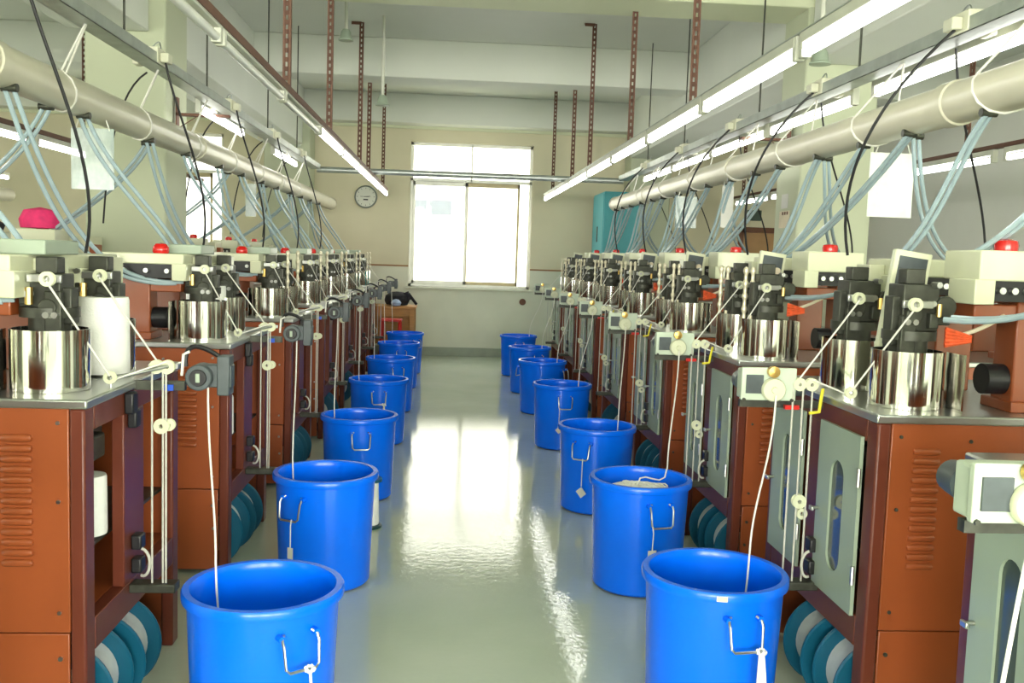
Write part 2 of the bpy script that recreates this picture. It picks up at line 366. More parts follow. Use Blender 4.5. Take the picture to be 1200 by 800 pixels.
# pipes
ZP = 2.2; RP = .082; XPR, XPL = 1.965, -1.72
def pipe(x, y1, label):
    e = empty('air_pipe', (x, 4, ZP)); tag(e, label, 'pipe')
    MB().lathe([(RP, -9.5), (RP, y1-4)], 32, axis='y').obj('pipe_run', 'pipe', e)
    MB().lathe([(RP+.006, y1-4-.06), (RP+.007, y1-4-.02), (RP, y1-4+.02), (RP*.75, y1-4+.05), (.001, y1-4+.06)], 32, axis='y').obj('end_cap', 'pipe', e)
    for y in (-.3, 2.6, 5.5): MB().lathe([(RP, y-.05), (RP+.007, y-.045), (RP+.007, y+.045), (RP, y+.05)], 32, axis='y').obj('pipe_socket', 'pipe', e)
    return e
PR = pipe(XPR, 11.4, 'long cream suction pipe hung above the right machine row')
PL = pipe(XPL, 13.9, 'long cream suction pipe hung above the left machine row')

# ------------------------------------------------------------------ knitting machines
def rounded_window(y0, y1, z0, z1, n=10):       # points of a stadium, counterclockwise
    r = (y1-y0)/2; cy = (y0+y1)/2; pts = []
    for i in range(n+1): g = PI*i/n; pts.append((cy+r*math.cos(g), z1-r+r*math.sin(g)))
    for i in range(n+1): g = PI+PI*i/n; pts.append((cy+r*math.cos(g), z0+r+r*math.sin(g)))
    return pts
def panel_with_slot(x0, x1, y0, y1, z0, z1, slot):
    cy, cz = (y0+y1)/2, (z0+z1)/2; outer = []
    for (y, z) in slot:
        dy, dz = y-cy, z-cz; k = min((y1-cy)/abs(dy) if abs(dy) > 1e-6 else 1e9, (z1-cz)/abs(dz) if abs(dz) > 1e-6 else 1e9)
        outer.append([cy+dy*k, cz+dz*k])
    for c in ((y0,z0),(y1,z0),(y1,z1),(y0,z1)):   # snap nearest outer point to each corner
        j = min(range(len(outer)), key=lambda i: (outer[i][0]-c[0])**2+(outer[i][1]-c[1])**2); outer[j] = list(c)
    n = len(slot); vs = []
    for x in (x0, x1):
        vs += [(x, y, z) for y, z in outer] + [(x, y, z) for y, z in slot]
    fs = []
    for i in range(n):
        j = (i+1) % n
        fs += [(i, j, n+j, n+i), (2*n+i, 3*n+i, 3*n+j, 2*n+j), (i, 2*n+i, 2*n+j, j), (n+i, n+j, 3*n+j, 3*n+i)]
    return MB().add(vs, fs)

TH = 1.1; LEN = .95; DEP = .95
def machine(s, name_label):
    R = s > 0
    e = empty('knitting_machine')
    X = lambda u: s*u
    def B(nm, m, u0, u1, v0, v1, z0, z1, par=e, bevel=0): return MB().box(X(u0), X(u1), v0, v1, z0, z1).obj(nm, m, par, bevel=bevel)
    def CY(nm, m, a, b, r, par=e, n=16, r1=None): return MB().cyl((X(a[0]), a[1], a[2]), (X(b[0]), b[1], b[2]), r, r1, n).obj(nm, m, par)
    B('table_top', 'table', -.012, DEP+.012, -.014, LEN+.014, TH-.028, TH, bevel=.006)
    # near side, panel with louvres and bolts, lower skirt
    sp = B('side_panel', 'brown', .045, DEP, 0, .012, .41, TH-.028, bevel=.003)
    lu0 = .115 if R else .145
    for k in range(13):
        z = .985-k*.0305
        MB().lathe([(.001, 0), (.009, .003), (.0115, .012), (.0115, .078), (.009, .087), (.001, .09)], 10, axis='x').obj('louvre', 'brown', sp, loc=(X(lu0) if s > 0 else X(lu0+.09), 0, z))
    for u, z in ((.075, 1.03), (.075, .80), (.075, .47), (.30, 1.02)): CY('bolt', 'steel' if not R else 'dark', (u, -.004, z), (u, .004, z), .006, sp, 8)
    sk = B('skirt_panel', 'brown', .05, DEP, .006, .018, .02, .405, bevel=.003)
    for u, z in ((.075, .33), (.07, .22)): CY('bolt', 'steel' if not R else 'dark', (u, 0, z), (u, .01, z), .007, sk, 8)
    B('side_panel', 'brown', .045, DEP, LEN-.012, LEN, .02, TH-.028)
    B('rear_panel', 'brown', DEP-.012, DEP, .012, LEN-.012, .02, TH-.028)
    # aisle frame
    zr = .33
    B('corner_post', 'brown_shaded', 0, .045, 0, .075, 0, TH-.028, bevel=.008)
    B('corner_post', 'brown_shaded', 0, .045, LEN-.075, LEN, 0, TH-.028, bevel=.008)
    if R: B('middle_post', 'brown_shaded', 0, .04, .43, .56, .43, 1.0, bevel=.004)
    else: B('middle_post', 'brown_shaded', 0, .04, .33, .53, .43, 1.0, bevel=.004)
    B('top_rail', 'brown_shaded', 0, .045, .075, LEN-.075, 1.0, TH-.028, bevel=.003)
    B('bottom_rail', 'brown_shaded', 0, .045, .075, LEN-.075, zr, .43, bevel=.003)
    B('floor_plate', 'brown', .045, DEP-.012, .012, LEN-.012, .415, .43)
    B('inner_shelf', 'dark', .06, DEP-.02, .012, LEN-.012, .60, .612)  # dark material stands in for the shade inside the frame
    B('inner_shade_panel', 'black', .44, .452, .012, LEN-.012, .612, TH-.03)  # black panel added to darken the interior as shade would
    if not R: B('yarn_clamp', 'dark', .05, .16, .2, .31, .87, .95, bevel=.01); CY('clamp_knob', 'steel', (.08, .19, .92), (.08, .205, .92), .018)
    for v in (.2, .62):
        CY('drive_drum', 'dark', (.28, v, .612), (.28, v, .80), .075, e, 18); CY('drive_shaft', 'steel', (.28, v, .8), (.28, v, 1.07), .02, e, 10)
        B('gear_case', 'dark', .2, .36, v-.09, v+.09, .80, .90, bevel=.01)
    if R:
        for v0, v1, zz in ((.085, .415, .43), (.575, .885, .43)):
            sl = rounded_window(v0+.11, v1-.11, .52, .90)
            d = panel_with_slot(X(-.014), X(-.002), v0, v1, .425, 1.012, sl).obj('door', 'door', e)
            B('window_pane', 'greenglass', -.006, -.003, v0+.105, v1-.105, .515, .905, d)
            for z in (.56, .88): CY('hinge', 'steel', (-.016, v0-.006, z-.03), (-.016, v0-.006, z+.03), .007, d, 8)
            k = CY('latch', 'steel', (-.014, v1-.025, .70), (-.04, v1-.025, .70), .006, d, 8); B('latch_grip', 'steel', -.046, -.036, v1-.045, v1-.015, .692, .708, d, .003)
    # heads
    for hi, hv in enumerate((.19, .61)):
        hu = .17; r = .113
        sh = MB(); sh.lathe([(r, TH+.001), (r, TH+.185), (r-.006, TH+.185), (r-.006, TH+.001)], 40, (X(hu), hv, 0)); sh.box(X(hu+.112), X(hu+.118), hv-.15, hv-.04, TH, TH+.185)
        sh.obj('cylinder_shield', 'mirror', e)
        h = MB(); h.cyl((X(hu), hv, TH), (X(hu), hv, TH+.22), .06, n=20); h.cyl((X(hu), hv, TH+.22), (X(hu), hv, TH+.25), .085, n=20)
        h.obj('needle_cylinder', 'dark', e)
        zt = 1.50 if R else 1.45
        h = MB()
        h.box(X(hu-.05), X(hu+.07), hv-.05, hv+.06, TH+.25, zt)
        h.box(X(hu-.075), X(hu-.03), hv-.03, hv+.03, TH+.20, zt-.04)
        h.box(X(hu+.05), X(hu+.12), hv-.035, hv+.045, TH+.27, zt-.08)
        h.box(X(hu-.035), X(hu+.03), hv-.03, hv+.03, zt, zt+.05)
        h.cyl((X(hu-.02), hv-.075, zt-.10), (X(hu-.02), hv-.05, zt-.10), .028, n=14)
        h.cyl((X(hu+.09), hv-.06, TH+.33), (X(hu+.09), hv-.03, TH+.33), .035, n=14)
        h.box(X(hu-.06), X(hu-.01), hv-.07, hv-.045, TH+.17, TH+.30); h.box(X(hu+.03), X(hu+.06), hv-.075, hv-.045, TH+.26, TH+.31)
        kh = h.obj('knitting_head', 'dark', e, bevel=.004)
        for (du, dz, mm) in ((-.045, -.12, 'steel'), (-.02, -.12, 'steel'), (.035, -.06, 'steel'), (.05, .0, 'steel')):
            CY('bolt', mm, (hu+du, hv-.085, zt+dz), (hu+du, hv-.04, zt+dz), .010, kh, 8)
        if R: CY('brass_nozzle', 'brass', (hu+.055, hv-.08, TH+.30), (hu+.055, hv-.08, TH+.34), .009, kh, 8)
        else: CY('brass_nozzle', 'brass', (hu+.03, hv-.075, TH+.26), (hu+.03, hv-.075, TH+.31), .012, kh, 8)
        for du in (-.095, -.06) if R else (-.10,):    # beaded feeder posts in front of the head
            pr = [(.001, TH+.12)]; z = TH+.12
            for q in range(5):
                pr += [(.009, z), (.009, z+.026), (.0125, z+.034), (.0145, z+.045), (.0125, z+.056)]; z += .062
            pr += [(.008, z), (.001, z+.004)]
            MB().lathe(pr, 12, (X(hu+du), hv+.03 if R else hv+.05, 0)).obj('feeder_post', 'post', e)
        g = MB().box(X(hu-.07), X(hu+.03), hv-.094, hv-.082, 1.425, 1.45); g.obj('guide_bracket', 'steel', e, bevel=.003)
        g = MB(); g.lathe([(.010, -.008), (.022, -.008), (.016, 0), (.022, .008), (.010, .008)], 18, (X(hu-.035), hv-.103, 1.437), 'y', closed=True); g.obj('guide_pulley', 'cream', e)
    # housing over the heads
    u0, u1 = (.31, .58) if R else (.22, .60)
    z0, z1 = (1.52, 1.615) if R else (1.455, 1.505)
    td = .075
    parts = ((.04, .26, z1), (.54, .84, z1-.03)) if R else ((.04, .93, z1),)
    hsl = [B('housing', 'cream', u0, u1, a, b_, z0, t_, bevel=.006) for a, b_, t_ in parts]
    for hi, (v0, v1) in enumerate(((.04, .20), (.54, .70))):
        hs = hsl[min(hi, len(hsl)-1)]
        B('housing_tab', 'cream', u0-.012, u0+.055, v0, v1, z0-td, z0+.004, hs, .004); B('housing_tab', 'cream', u1-.075, u1, v0, v1, z0-td, z0+.004, hs, .004)
        B('switch_recess', 'black', u0+.055, u1-.075, v0+.01, v1, z0-td*.85, z0, hs)
        for u in (u0+.075, (u0+u1)/2-.02, u1-.11): CY('switch_knob', 'steel', (u, v0+.012, z0-.03), (u, v0-.008, z0-.03), .011, hs, 10)
        if not R or hi: B('front_tab', 'cream', u0-.06, u0+.0, v0+.15, v0+.27, z0-.06, z0+.04, hs, .004)
    if not R: B('terminal_box', 'door', u0-.05, u0+.14, .16, .42, z1, z1+.045, hs, .005)
    bu, bv = (u0+.15, .16) if R else (u0+.12, .10)
    bc = MB(); bc.lathe([(.034, z1), (.038, z1+.008), (.036, z1+.03), (.024, z1+.045), (.001, z1+.05)] if not R else [(.036, z1), (.038, z1+.02), (.034, z1+.034), (.018, z1+.04), (.001, z1+.04)], 10 if R else 20, (X(bu), bv, 0)); bc.obj('beacon', 'red', e)
    # standard behind the heads
    B('machine_standard', 'brown', u0+.17, u0+.31, .10, .22, TH+.03, z0-td+.03, bevel=.006)
    B('standard_arm', 'brown', u0+.03, u0+.36, .11, .25, z0-td-.055, z0-td, bevel=.005); B('standard_foot', 'brown', u0+.16, u0+.42, .08, .26, TH, TH+.035, bevel=.004)
    B('machine_standard', 'brown', u0+.17, u0+.31, .60, .72, TH, z0+.01, bevel=.006); B('standard_arm', 'brown', u0+.0, u0+.34, .60, .72, z0-td-.05, z0-td, bevel=.005)
    CY('idler_drum', 'black', (u0+.10, .16, TH+.10), (u0+.17, .16, TH+.10), .05, e, 18)
    # control panel plate, right machines
    if R:
        cp = empty('control_panel', (X(.225), .36, 1.36)); cp.parent = e; cp.rotation_euler = (0, s*.13, 0)
        MB().box(-.066, .066, 0, .03, -.25, .25).obj('panel_case', 'cream', cp, bevel=.004)
        MB().box(-.050, .050, -.004, 0, -.23, .23).obj('panel_face', 'charcoal', cp)
        for x, z, m, rr in ((-.02, .16, 'paper_warm', .017), (.022, .16, 'paper_warm', .017), (-.018, .05, 'green', .012), (-.018, -.12, 'redplastic', .012), (.02, -.15, 'steel', .012)):
            MB().cyl((x, -.03, z), (x, -.004, z), rr, n=12).obj('panel_knob', m, cp)
        bl = bez((X(.27), .12, 1.335), (X(.30), .10, 1.34), (X(.36), .07, 1.37), (X(.44), .11, 1.41), 8)
        MB().tube(bl, .007).obj('yarn_bundle', 'paper_warm', e)
        bb = MB()
        for q in range(5): bb.cyl((X(.245), .10, 1.31+q*.013), (X(.325), .085, 1.325+q*.004), .008, .004, 6)
        bb.obj('orange_brush', 'orange', e)
    # take-up unit in front of the middle post
    vm = .42
    if R:
        B('take_up_arm', 'dark', -.30, .0, vm+.02, vm+.045, 1.045, 1.07)
        tu = B('take_up_plate', 'lightgreen', -.31, -.115, vm-.02, vm, 1.075, 1.19, bevel=.004)
        B('take_up_body', 'lightgreen', -.30, -.13, vm, vm+.07, 1.075, 1.18, tu, .006)
        B('plate_window', 'charcoal', -.295, -.235, vm-.026, vm-.018, 1.10, 1.165, tu)
        MB().lathe([(.001, -.03), (.01, -.03), (.012, -.024), (.038, -.024), (.042, -.018), (.042, -.004), (.001, 0)], 24, (X(-.20), vm-.02, 1.115), 'y').obj('take_up_roller', 'cream', tu)
        MB().lathe([(.001, -.03), (.02, -.028), (.02, -.004), (.001, 0)], 18, (X(-.205), vm-.02, 1.178), 'y').obj('press_roller', 'brass', tu)
        for u in (-.30, -.13): CY('bolt', 'dark', (u, vm-.026, 1.078), (u, vm-.018, 1.078), .006, tu, 8)
        CY('drive_motor', 'charcoal', (-.13, vm+.02, 1.12), (-.075, vm+.02, 1.12), .032, e, 18)
        CY('drive_motor', 'charcoal', (-.265, vm+.07, 1.13), (-.265, vm+.14, 1.13), .042, e, 18, .034)
        B('red_clip', 'redplastic', -.15, -.10, vm-.02, vm, 1.045, 1.06)
        MB().tube([(X(-.02), vm-.02, 1.12), (X(-.035), vm-.045, 1.085), (X(-.045), vm-.06, 1.045), (X(-.08), vm-.06, 1.04)], .006, 6).obj('tension_lever', 'yellow', e)
        pu = (-.105, -.062); vz = vm-.02; zp = 1.135; wz = .72; zb = .43
    else:
        B('take_up_arm', 'dark', -.17, .0, vm-.012, vm+.012, 1.07, 1.10)
        mo = MB(); mo.cyl((X(-.225), vm-.06, 1.12), (X(-.225), vm+.02, 1.12), .043, n=20); mo.box(X(-.325), X(-.225), vm-.03, vm+.02, 1.085, 1.16); mo.box(X(-.32), X(-.28), vm-.04, vm+.03, 1.06, 1.19)
        t = mo.obj('take_up_motor', 'charcoal', e, bevel=.004)
        MB().lathe([(.001, 0), (.026, 0), (.028, .004)], 20, (X(-.225), vm-.066, 1.12), 'y').obj('motor_cap', 'black', t); B('motor_label', 'door', -.232, -.218, vm-.068, vm-.064, 1.105, 1.135, t, .002)
        MB().tube(bez((X(-.17), vm, 1.15), (X(-.16), vm, 1.24), (X(-.22), vm, 1.23), (X(-.30), vm, 1.17), 10), .008).obj('lift_handle', 'black', e)
        MB().tube([(X(-.16), vm-.01, 1.12), (X(-.165), vm-.01, 1.19), (X(-.185), vm-.01, 1.20)], .005).obj('guide_hook', 'string', e)
        MB().cyl((X(.03), vm-.15, 1.12), (X(-.13), vm-.03, 1.155), .006).obj('guide_rod', 'steel', e)
        for z in (1.04,): 
            B('clamp', 'black', -.03, .0, vm-.09, vm-.04, z-.04, z+.03, bevel=.006); B('clamp', 'black', -.03, .0, vm-.06, vm-.01, z-.09, z-.03, bevel=.006)
        B('blue_clip', 'bluemark', -.135, -.105, vm-.02, vm+.01, 1.07, 1.09)
        pu = (-.085, -.12); vz = vm-.03; zp = 1.15; wz = .955; zb = .425
    # eyelet on the table edge
    MB().lathe([(.008, -.006), (.020, -.006), (.014, 0), (.020, .006), (.008, .006)], 16, (X(.015), vm-.17, TH+.03), 'y', closed=True).obj('eyelet_pulley', 'cream', e); CY('eyelet_pin', 'steel', (.015, vm-.165, TH), (.015, vm-.165, TH+.03), .004, e, 6)
    for i, u in enumerate(pu):
        MB().lathe([(.006, -.009), (.023, -.009), (.016, 0), (.023, .009), (.006, .009)], 18, (X(u), vz, zp), 'y', closed=True).obj('pulley', 'cream', e)
    B('pulley_bracket', 'steel', min(pu)-.03, max(pu)+.03, vz+.01, vz+.018, zp-.006, zp+.008)
    MB().lathe([(.007, -.010), (.025, -.010), (.017, 0), (.025, .010), (.007, .010)], 18, (X(sum(pu)/2), vz-.004, wz), 'y', closed=True).obj('weight_pulley', 'cream', e)
    MB().lathe([(.007, -.008), (.020, -.008), (.014, 0), (.020, .008), (.007, .008)], 16, (X(pu[1]), vz+.02, wz+(-.05 if R else 0)), 'y', closed=True).obj('weight_pulley', 'cream', e)
    B('bottom_bracket', 'dark', min(pu)-.03, .0, vz-.02, vz+.04, zb-.03, zb, bevel=.004)
    for u in (pu[0]-.02, pu[0]+.015, pu[1]+.005): CY('strand', 'grey_cord', (u, vz, zb-.02), (u, vz, zp), .0035, e, 6)
    for z in (.56, .48): B('clamp', 'black', -.035, .0, vm-.03, vm+.02, z-.025, z+.025, bevel=.006)
    MB().tube(bez((X(-.03), vm-.02, .54), (X(-.08), vm-.03, .53), (X(-.07), vm-.05, .44), (X(-.035), vm-.03, .45), 10), .005).obj('wire_hook', 'grey_cord', e)
    # yarns from the heads to the pulleys
    CY('strand', 'string', (.135, .08, 1.43), (.015, vm-.175, TH+.035), .0032, e, 6); CY('strand', 'string', (.135, .50, 1.43), (pu[0], vz, zp+.02), .0032, e, 6)
    MB().tube([(X(.015), vm-.172, TH+.02), (X(pu[1]), vz-.004, zp+.018)], .003, 6).obj('strand', 'string', e)
    return e

YR = [1.30, 2.83, 4.33, 5.93, 7.50, 9.05, 10.6, 12.1]; XRm = [1.305, 1.335, 1.36, 1.385, 1.40, 1.41, 1.42, 1.43]
YLm = [1.02, 2.77, 4.48, 6.18, 7.80, 9.35, 10.85, 12.28]; XLm = [-1.04, -1.03, -1.01, -1.0, -1.0, -1.0, -1.0, -1.0]
mr = machine(1, ''); ml = machine(-1, '')
index_kids()
near = {0: 'cut off by the frame', 1: 'fully in view', 2: '', 3: ''}
for i, (x, y) in enumerate(zip(XRm, YR)):
    o = mr if i == 0 else copy_tree(mr)
    o.location = (x, y, 0)
    lab = 'brown knitting machine at bottom right corner, cut off by the frame' if i == 0 else 'brown knitting machine with grey oval-window doors, %s complete one in the right row' % ORD[i-1]
    tag(o, lab, 'machine', 'right row of knitting machines')
for i, (x, y) in enumerate(zip(XLm, YLm)):
    if i == 0: ml.location = (x, y, 0); tag(ml, 'brown open-framed knitting machine left of the camera, outside the picture', 'machine', 'left row of knitting machines'); continue  # next machine of the row, out of view, added for its shadow
    o = copy_tree(ml); o.location = (x, y, 0)
    tag(o, 'brown open-framed knitting machine, %s one in view in the left row' % ORD[i-1], 'machine', 'left row of knitting machines')
for o in [o for o in C.objects if o.name.startswith('knitting_machine') and (o.location.y < 3 or (o.location.x < 0 and o.location.y < 5))]:
    for c in [c for c in C.objects if c.parent == o and c.name.startswith('feeder_post')]: bpy.data.objects.remove(c)
index_kids()
SK = {'strand', 'weight_pulley', 'pulley', 'pulley_bracket', 'wire_hook', 'clamp', 'door', 'louvre', 'bolt', 'hinge', 'control_panel', 'guide_rod', 'drive_drum', 'drive_shaft', 'gear_case', 'take_up_motor', 'take_up_plate', 'drive_motor', 'yarn_bundle', 'orange_brush', 'tension_lever', 'bottom_bracket', 'take_up_arm', 'lift_handle', 'guide_hook', 'inner_shelf', 'inner_shade_panel', 'cylinder_shield', 'needle_cylinder', 'feeder_post', 'guide_bracket', 'guide_pulley', 'red_clip', 'blue_clip', 'eyelet_pulley', 'eyelet_pin'}
for i, y in enumerate(YR[2:7]):      # the rows standing back to back with the aisle rows
    o = copy_tree(ml, None, SK); o.location = (3.46, y+(.2, .04, .15, .15, .15, .1)[i], 0); tag(o, 'brown machine standing back to back with the right row, %s from the camera' % ORD[i], 'machine', 'machines behind the right row')
for i, y in enumerate(YLm[1:]):
    o = copy_tree(mr, None, SK); o.location = (XLm[2]-1.97, y+(.15, .10, -.22, .15, .1, .1, .1)[i], 0); tag(o, 'brown machine standing back to back with the left row, %s from the camera' % ORD[i], 'machine', 'machines behind the left row')

# ------------------------------------------------------------------ reels under the machines
def reel():
    e = empty('yarn_reel'); R = .17
    for v in (0, .172):
        MB().lathe([(.02, v), (R-.006, v), (R, v+.006), (R-.002, v+.014), (R-.02, v+.018), (.02, v+.018)], 40, axis='y', closed=True).obj('flange', 'teal', e)
    MB().lathe([(.122, .018), (.125, .02), (.125, .17), (.122, .172)], 36, axis='y').obj('wound_yarn', mat('silver_white_yarn', (.62, .64, .62), .5, var=.06, scale=30), e)
    MB().lathe([(.001, -.004), (.022, -.004), (.022, .194), (.001, .194)], 16, axis='y').obj('hub', 'black', e)
    MB().lathe([(.03, -.001), (.10, -.001)], 32, axis='y').obj('paper_label', 'paper', e)
    return e
rl = reel(); index_kids(); first = True
for sd, xs, ys, s in (('right', XRm, YR, 1), ('left', XLm, YLm, -1)):
    for i in range(1, 6):
        for j, (v, du) in enumerate(((.335, .105), (.088, .12))):
            if i > 3 and j == 1: continue
            o = rl if first else copy_tree(rl); first = False
            o.location = (xs[i]+s*du, ys[i]+v, .171)
            tag(o, 'teal flanged reel on the floor under the %s machine of the %s row, %s one' % (ORD[i-1], sd, ('farther', 'nearer')[j]), 'reel', 'reels under the machines')

# ------------------------------------------------------------------ yarn cones
def cone(r, h, green=False):
    e = empty('yarn_cone')
    MB().lathe([(.001, .008), (r*.97, .008), (r, .02), (r*.97, h-.012), (r*.93, h), (.03, h), (.025, h-.01), (.001, h-.01)], 32).obj('wound_yarn', 'yarn', e)
    MB().lathe([(.001, 0), (r*.9, 0), (r*.9, .008), (.001, .008)], 24).obj('base_disc', 'dark', e)
    return e
cn = cone(.084, .265); index_kids()
for i, (k, u, v) in enumerate(((1, .135, .54), (2, .20, .52), (5, .20, .5))):
    o = cn if i == 0 else copy_tree(cn)
    o.location = (XLm[k]-u, YLm[k]+v, TH); tag(o, 'white yarn cone standing on the table of the %s machine in the left row' % ORD[k-1], 'yarn cone', 'yarn cones on the left tables')
    if i: o.scale = (.78, .78, .92)
for i, k in enumerate((1, 2, 3)):
    o = copy_tree(cn); o.scale = (.72, .72, .74); o.location = (XLm[k]-.105, YLm[k]+.30, .613)
    tag(o, 'white yarn cone inside the open frame of the %s machine in the left row' % ORD[k-1], 'yarn cone', 'yarn cones inside the left frames')
# ------------------------------------------------------------------ bins
D = .4855; BH = .524
BL = [(-.54, 2.882), (-.548, 4.411), (-.541, 5.991), (-.548, 7.722), (-.547, 9.303), (-.552, 10.89), (-.545, 12.243)]
BR = [(.915, 3.065), (.933, 4.403), (.939, 5.792), (.946, 7.695), (.948, 9.383), (.937, 10.77), (.917, 12.304)]
def bin_():
    e = empty('plastic_bin'); R = D/2; rb = R*.86; rt = R-.012
    MB().lathe([(.001, .006), (rb-.01, .006), (rb, .016), (rt-.004, BH-.035), (R-.001, BH-.03), (R, BH-.024), (R, BH-.006), (R-.004, BH), (rt-.012, BH), (rt-.016, BH-.006), (rt-.017, BH-.03), (rb-.006, .022), (rb-.016, .014), (.001, .014)], 56).obj('body', 'blue', e)
    for a in (0, PI):
        h = MB(); w2 = .055
        Rm = Matrix.Rotation(a, 3, 'Z')
        def P(x, y, z): return Rm @ Vector((x, -y, z))
        r0 = rt+.004
        pts = [P(-w2+.012, r0-.004, BH-.075), P(-w2, r0+.012, BH-.085), P(-w2, r0+.022, BH-.10), P(-w2+.004, r0+.030, BH-.165), P(-w2+.015, r0+.034, BH-.175), P(w2-.015, r0+.034, BH-.175), P(w2-.004, r0+.030, BH-.165), P(w2, r0+.022, BH-.10), P(w2, r0+.012, BH-.085), P(w2-.012, r0-.004, BH-.075)]
        h.tube(pts, .0045, 8); ho = h.obj('wire_handle', 'steel', e)
        for x in (-w2, w2):
            b = MB(); b.cyl(P(x, r0-.014, BH-.082), P(x, r0+.012, BH-.082), .010, n=10); b.obj('handle_lug', 'blue', ho)
    return e
bn = bin_(); index_kids()
AL = [35, -30, 8, 5, 20, 10, 40]; AR = [8, 12, -30, 0, 60, 20, 0]
bins = {}
for sd, P_, A_ in (('left', BL, AL), ('right', BR, AR)):
    for i, (x, y) in enumerate(P_):
        o = bn if (sd == 'left' and i == 0) else copy_tree(bn)
        o.location = (x, y, 0); o.rotation_euler = (0, 0, math.radians(A_[i])); bins[sd, i] = o
        tag(o, 'blue plastic bin with wire handles, %s from the camera on the %s of the aisle' % (ORD[i], sd), 'bin', 'blue bins along the %s row' % sd)
tp = MB()      # sticker on the rim of the first right bin
a0 = math.radians(-100+0)
for k in range(6):
    g = math.radians(-101+k*1.8); g2 = math.radians(-101+(k+1)*1.8)
tp.lathe([(D/2+.0005, BH-.024), (D/2+.0012, BH-.024), (D/2+.0012, BH-.007), (D/2+.0005, BH-.007)], 8, a0=math.radians(-104-8), a1=math.radians(-96-8), closed=True)
tp.obj('rim_sticker', 'paper_warm', bins['right', 0])

# cords falling into the bins
def cord(pts, r, nm, m, label, cat='cord', group=None): return tag(MB().tube(pts, r, 7).obj(nm, m), label, cat, group)
for sd, P_, xs, ys, s in (('left', BL, XLm, YLm, -1), ('right', BR, XRm, YR, 1)):
    for i, (bx, by) in enumerate(P_):
        k = i+1; vm = .42
        if s < 0: top = Vector((xs[k]+.245, ys[k]+vm-.01, 1.085))
        else: top = Vector((xs[k]-.20, ys[k]+vm-.06, 1.10))
        ex = bx+max(-.17, min(.15, top.x-bx)); ey = by+max(-.10, min(.10, top.y-by))
        rest = Vector((bx+(ex-bx)*.7, by+(ey-by)*.6, .03)) if (s, i) != (1, 1) else Vector((bx-.02, by-.03, .485))
        mid = Vector((ex, ey, .55))
        pts = bez(top, top+Vector((0, 0, -.25)), mid+Vector((0, 0, .2)), mid, 14)[:-1]+bez(mid, mid+Vector((0, 0, -.15)), rest+Vector((.0, 0, .12)), rest, 6)
        a = rest
        for q in range(1, 9): pts.append(a+Vector((.05*math.sin(q*.8), .05*(1-math.cos(q*.8)), 0)) if (s, i) != (1, 1) else a+Vector((.02*q/8, .01, .0)))
        cord(pts, .0035, 'knitted_cord', 'string', 'thin white cord running down into the %s bin of the %s row' % (ORD[i], sd), 'cord', 'cords falling into the bins')
# near right machine, cord of its take-up unit
cord(bez((XRm[0]-.20, YR[0]+.36, 1.13), (XRm[0]-.235, YR[0]+.33, 1.12), (XRm[0]-.24, YR[0]+.36, .9), (XRm[0]-.29, YR[0]+.40, .05), 16), .0045, 'knitted_cord', 'string', 'white cord hanging from the machine in the bottom right corner', 'cord')
# heap of yarn filling the second right bin
hb = MB(); bx, by = BR[1]
hb.lathe([(.001, .475), (.08, .478), (.14, .470), (.185, .452), (.18, .40), (.001, .40)], 36, (bx, by, 0))
hp = hb.obj('yarn_heap', 'yarn'); tag(hp, 'heap of white knitted cord filling the second bin on the right', 'yarn', kind='stuff')
for q in range(26):
    t = random.random()*2*PI; rr = .03+.13*random.random(); 
cp = MB()
for q in range(22):
    t = random.random()*2*PI; rr = .10*random.random(); cx, cy = bx+rr*math.cos(t), by+rr*math.sin(t); r0 = .03+.03*random.random(); zz = .478-.10*max(0, rr-.05)
    cp.tube([(cx+r0*math.cos(g*.5), cy+r0*math.sin(g*.5), zz+.004*math.sin(g*1.7)) for g in range(12)], .004, 5)
c_ = cp.obj('cord_loops', 'yarn', hp); c_['kind'] = 'stuff'
# tags hanging from handles
def htag(bi, dx, dz, label, w_=.03, h_=.045, L=.12, rot=0, diamond=False):
    b = bins[bi]; a = b.rotation_euler.z; R = D/2-.012+.045
    base = Vector(b.location)+Matrix.Rotation(a, 3, 'Z') @ Vector((dx, -R, BH-.172))
    e = empty('hanging_tag', base, a); tag(e, label, 'tag', 'tags on the bin handles')
    MB().tube([(0, .006, .006), (.002, -.002, -.02), (0, 0, -L)], .0025, 6).obj('tag_string', 'string', e)
    t = MB().box(-w_/2, w_/2, -.0012, .0012, -L-h_, -L).obj('tag_card', 'paper', e)
    if diamond:
        for v in t.data.vertices:
            x, z = v.co.x, v.co.z+L+h_/2; v.co.x = x*.75-z*.66; v.co.z = x*.66+z*.75-L-h_/2-.012
    return e
htag(('left', 1), .02, 0, 'grey paper tag hanging on a string from the second left bin', .028, .05)
htag(('right', 1), -.05, 0, 'grey paper tag hanging from the handle of the second right bin', .04, .05, .10)
htag(('right', 2), .02, 0, 'grey paper tag hanging from the handle of the third right bin', .045, .05, .16, diamond=True)
htag(('right', 3), -.05, 0, 'small grey tag hanging from the fourth right bin', .035, .04, .14, diamond=True)
